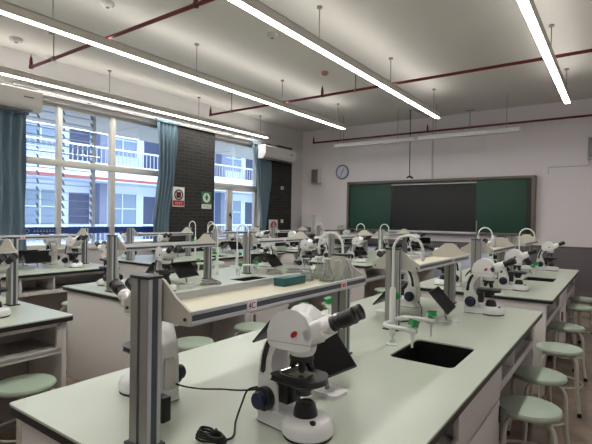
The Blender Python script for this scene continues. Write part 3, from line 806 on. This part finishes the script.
# ------------------------------------------------------------------ stools
def make_stool(loc, rz, label):
    r = thing('stool', label, 'stool', loc, rz, 'round sage stools with cream legs')
    MB().lathe([(0, .425), (.135, .425), (.150, .430), (.156, .440), (.156, .448), (.150, .457), (.135, .461), (.0, .459)], (0, 0, 0), seg=36).build('seat', M['seat'], r)
    for a in range(4):
        t = math.radians(45+90*a); c, s = math.cos(t), math.sin(t)
        P = lambda rr, z, off=0: (rr*c-off*s, rr*s+off*c, z)
        g = MB(); g.tube(smooth([P(.02, .415), P(.08, .414), P(.13, .402), P(.155, .365), P(.160, .27), P(.166, .14), P(.188, .02)], 5), .0125, 10); g = g.build('leg', M['leg'], r)
        MB().lathe([(.014, 0), (.0145, .01), (.0135, .03)], P(.187, 0)).build('rubber_foot', M['rubber'], g)
    g = MB(); g.tube([(.155*math.cos(t*PI/16), .155*math.sin(t*PI/16), .20) for t in range(33)], .007, 8, False); g.build('foot_ring', M['leg'], r)
    MB().lathe([(.05, .405), (.09, .425)], (0, 0, 0)).build('mounting_plate', M['groove'], r)
    return r
stools = [(-.37, 2.60, .2, 'sage stool at the right side of the foreground bench, nearest the camera'),
 (-.40, 3.20, .5, 'sage stool at the right side of the foreground bench, second from camera'),
 (-.36, 3.97, .1, 'sage stool in the right aisle, third from the camera, by the bench gap'),
 (-.40, 4.83, .4, 'sage stool in the right aisle, fourth from the camera'),
 (-.38, 6.05, .7, 'sage stool in the right aisle, second farthest from the camera'),
 (-.36, 6.72, .3, 'sage stool in the right aisle, farthest from the camera'),
 (-2.70, 1.20, .2, 'sage stool at the lower left, under the bench cut off at left'),
 (-2.62, 2.36, .6, 'sage stool by the middle bench, seen under the near end of foreground shelf'),
 (-2.60, 3.02, .1, 'sage stool by the middle bench, seen right of the first below the shelf'),
 (-2.58, 4.40, .3, 'sage stool by far end of the middle bench'),
 (-2.58, 5.75, .4, 'sage stool by near end of the rear middle bench'),
 (-2.58, 6.6, .4, 'sage stool by centre of the rear middle bench'),
 (-4.05, 1.95, .2, 'sage stool in gap between the left cut-off bench and the middle bench'),
 (-4.78, 2.65, .2, 'sage stool in front of the left window-side bench cubbies'),
 (-4.78, 4.3, .2, 'sage stool in front of near half of the centre window-side bench'),
 (-1.83, 4.7, .1, 'sage stool on left side of the rear right bench, nearer one'),
 (-1.83, 5.6, .6, 'sage stool on left side of the rear right bench, farther one')]
spx = None
for x, y, rz, l in stools:
    if spx is None: spx = make_stool((x, y, 0), rz, l)
    else: dup(spx, (x, y, 0), rz, l)

# ------------------------------------------------------------------ small things
card(-1.042+.1425, 1.04, HZ+.354, '4C', 'pale pink card marked 4C on the near shelf edge of the foreground bench')
card(-1.042+.1425, 1.60, HZ+.354, None, 'small card with red marks on far end of the foreground shelf edge')
for bk, dy, l in (('B1', .95, 'small card on the second shelf edge of the foreground bench'), ('C2', -.85, 'small card on the near shelf edge of the middle bench'), ('C2', .80, 'small card on the far shelf edge of the middle bench'),
                  ('D1', .55, 'small card on the shelf edge of the left window-side bench'), ('D2', -.8, 'small card on near shelf edge of the centre window-side bench'), ('C1', .6, 'small card on the shelf edge of the bench cut off at left')):
    card(BN[bk][0][0]-.016+.1425, BN[bk][0][1]+dy, HZ+.354, None, l)
TZ = HZ+.346
fk = None
for i, (x, y, l) in enumerate([(-1.118, 1.655, 'leftmost glass flask on the foreground shelf, behind the teal box'), (-1.112, 1.75, 'glass flask at the back of the cluster on the foreground shelf'),
      (-1.04, 1.70, 'glass flask in the middle of the cluster on the foreground shelf'), (-.962, 1.662, 'glass flask at front left of the cluster on the foreground shelf'), (-.966, 1.757, 'rightmost glass flask at front of the foreground shelf')]):
    if fk is None:
        fk = thing('conical_flask', l, 'flask', (x, y, TZ), 0, 'glass flasks on the foreground shelf')
        MB().lathe([(.0, .001), (.034, .001), (.039, .006), (.038, .014), (.016, .075), (.013, .085), (.013, .112), (.0165, .116), (.0145, .114), (.0115, .11), (.0115, .085), (.034, .016), (.034, .006), (0, .004)], (0, 0, 0), seg=28).build('glass_body', M['flask'], fk)
        MB().lathe([(.0165, .113), (.0175, .116), (.0165, .118), (.013, .117)], (0, 0, 0), seg=24).build('rim', M['spine'], fk)
        MB().lathe([(.0335, .006), (.0335, .012), (.030, .02), (0, .02)], (0, 0, 0), seg=24).build('liquid', M['flask'], fk)
    else: dup(fk, (x, y, TZ), .4*i, l)
for o in [q for q in C.objects if q.name.split('.')[0] == 'conical_flask']: o.scale = (.92, .92, .85)
bx = thing('teal_box', 'flat teal box on the foreground shelf beside the glass flasks', 'box', (-1.112, 1.525, TZ))
B((-.028, -.075, 0), (.028, .075, .030), .003).build('tray', M['teal'], bx)
B((-.029, -.076, .024), (.029, .076, .034), .003).build('lid', M['teal'], bx)
rd = thing('steel_rod', 'thin upright steel rod on the first post of rear right bench', 'rod', (-1.042, 4.23, HZ+.461))
MB().lathe([(.018, 0), (.018, .006), (.006, .010)], (0, 0, 0)).build('foot', M['steel'], rd)
MB().tube([(0, 0, .005), (0, 0, .165)], .005, 10).build('rod', M['steel'], rd)
jr = None
for i, (x, y, l) in enumerate([(-1.10, 5.20, 'left of two small white-capped bottles on the rear right bench shelf'), (-1.10, 5.30-.05, 'right of two small white-capped bottles on the rear right bench shelf')]):
    if jr is None:
        jr = thing('sample_bottle', l, 'bottle', (x, y, TZ), 0, 'small bottles on the rear right shelf')
        MB().lathe([(.017, 0), (.018, .004), (.018, .085), (.012, .098)], (0, 0, 0)).build('bottle', M['spine'], jr)
        MB().lathe([(.0145, .095), (.0145, .122), (.012, .124)], (0, 0, 0)).build('cap', M['white'], jr)
    else: dup(jr, (-1.09, 5.13, TZ), 0, l)
# cables
def cable(name, pts, r, label, m='cord'):
    b = MB(); b.tube(smooth(pts, 8), r, 8); return tag(b.build(name, M[m]), label, 'cable')
cable('power_cable', [(-1.21, 1.01, HZ+.06), (-1.18, 1.03, HZ+.05), (-1.13, 1.06, HZ+.045), (-1.06, 1.08, HZ+.054), (-.98, 1.09, HZ+.066), (-.92, 1.10, HZ+.082), (-.905, 1.115, HZ+.10)], .003, 'black cable strung between the two nearest microscopes on the foreground bench')
cable('power_cable', [(-.915, 1.10, HZ+.09), (-.945, 1.08, HZ+.078), (-.955, 1.065, HZ+.04), (-.93, 1.01, HZ+.008), (-.875, .94, HZ+.005), (-.885, .90, HZ+.005)], .003, 'black cable dropping from nearest microscope to coil on the worktop')
pts = []
for i in range(44):
    a = i*.62; rr = .030+.012*math.sin(i*1.3)
    pts.append((-.905+rr*1.15*math.cos(a), .885+rr*.75*math.sin(a), HZ+.006+.0006*i))
cable('coiled_cable', pts, .0034, 'coiled black cable lying at front of the foreground bench by the post')
cable('power_cable', [(-1.17, 3.15, HZ+.05), (-1.12, 3.1, HZ+.01), (-1.05, 2.9, HZ+.006), (-1.0, 2.75, HZ+.006), (-1.06, 2.62, HZ+.006), (-1.1, 2.55, HZ+.006)], .0035, 'black cable behind the faucet leading to the far left microscope of foreground bench')
ad = thing('power_adapter', 'black power adapter hanging beside near post of the foreground shelf', 'adapter', (-1.082, .862, HZ+.02))
MB().box((-.022, -.014, 0), (.018, .016, .074), .004).build('casing', M['blackplastic'], ad)
MB().tube(smooth([(0, 0, .005), (-.01, .005, -.010), (-.03, .02, -.015), (-.07, .04, -.0155)], 6), .003, 8).build('cord', M['cord'], ad)
for i, (x, y, l) in enumerate([(-3.12, 3.98, 'coil of pale grey tubing on the middle bench, right of centre faucet'), (-3.02, 4.22, 'second coil of pale grey tubing on the middle bench, farther right'), (-3.05, 2.95, 'coil of pale grey tubing on the near half of the middle bench')]):
    pts = []
    for j in range(50):
        a = j*.5; rr = .075+.02*math.sin(j*.9)
        pts.append((x+rr*math.cos(a), y+rr*1.1*math.sin(a), HZ+.007+.0007*j))
    cable('coiled_tubing', pts, .0055, l, 'greycord')

# ------------------------------------------------------------------ world, camera
wd = bpy.data.worlds.new('world'); bpy.context.scene.world = wd; wd.use_nodes = True
bg = wd.node_tree.nodes['Background']; bg.inputs['Color'].default_value = (.82, .90, 1.0, 1); bg.inputs['Strength'].default_value = 3.1

yaw, pitch, roll = [math.radians(a) for a in (35.46, -.458, .90)]
F = Vector((-math.sin(yaw)*math.cos(pitch), math.cos(yaw)*math.cos(pitch), math.sin(pitch)))
R0 = Vector((math.cos(yaw), math.sin(yaw), 0)); U0 = R0.cross(F)
R_ = R0*math.cos(roll)+U0*math.sin(roll); U_ = -R0*math.sin(roll)+U0*math.cos(roll)
cam = bpy.data.cameras.new('camera'); co = bpy.data.objects.new('camera', cam); C.objects.link(co)
cam.sensor_fit = 'HORIZONTAL'; cam.sensor_width = 36; cam.lens = 36*455.4/592; cam.clip_start = .02; cam.clip_end = 200
m3 = Matrix((R_, U_, -F)).transposed()
co.matrix_world = Matrix.Translation((0, 0, 1.40)) @ m3.to_4x4()
sc = bpy.context.scene; sc.camera = co
sc.view_settings.view_transform = 'Standard'; sc.view_settings.look = 'None'; sc.view_settings.exposure = .48
sc.cycles.use_denoising = True
sc.cycles.max_bounces = 8; sc.cycles.diffuse_bounces = 5; sc.cycles.transparent_max_bounces = 16
sc.cycles.sample_clamp_indirect = 6
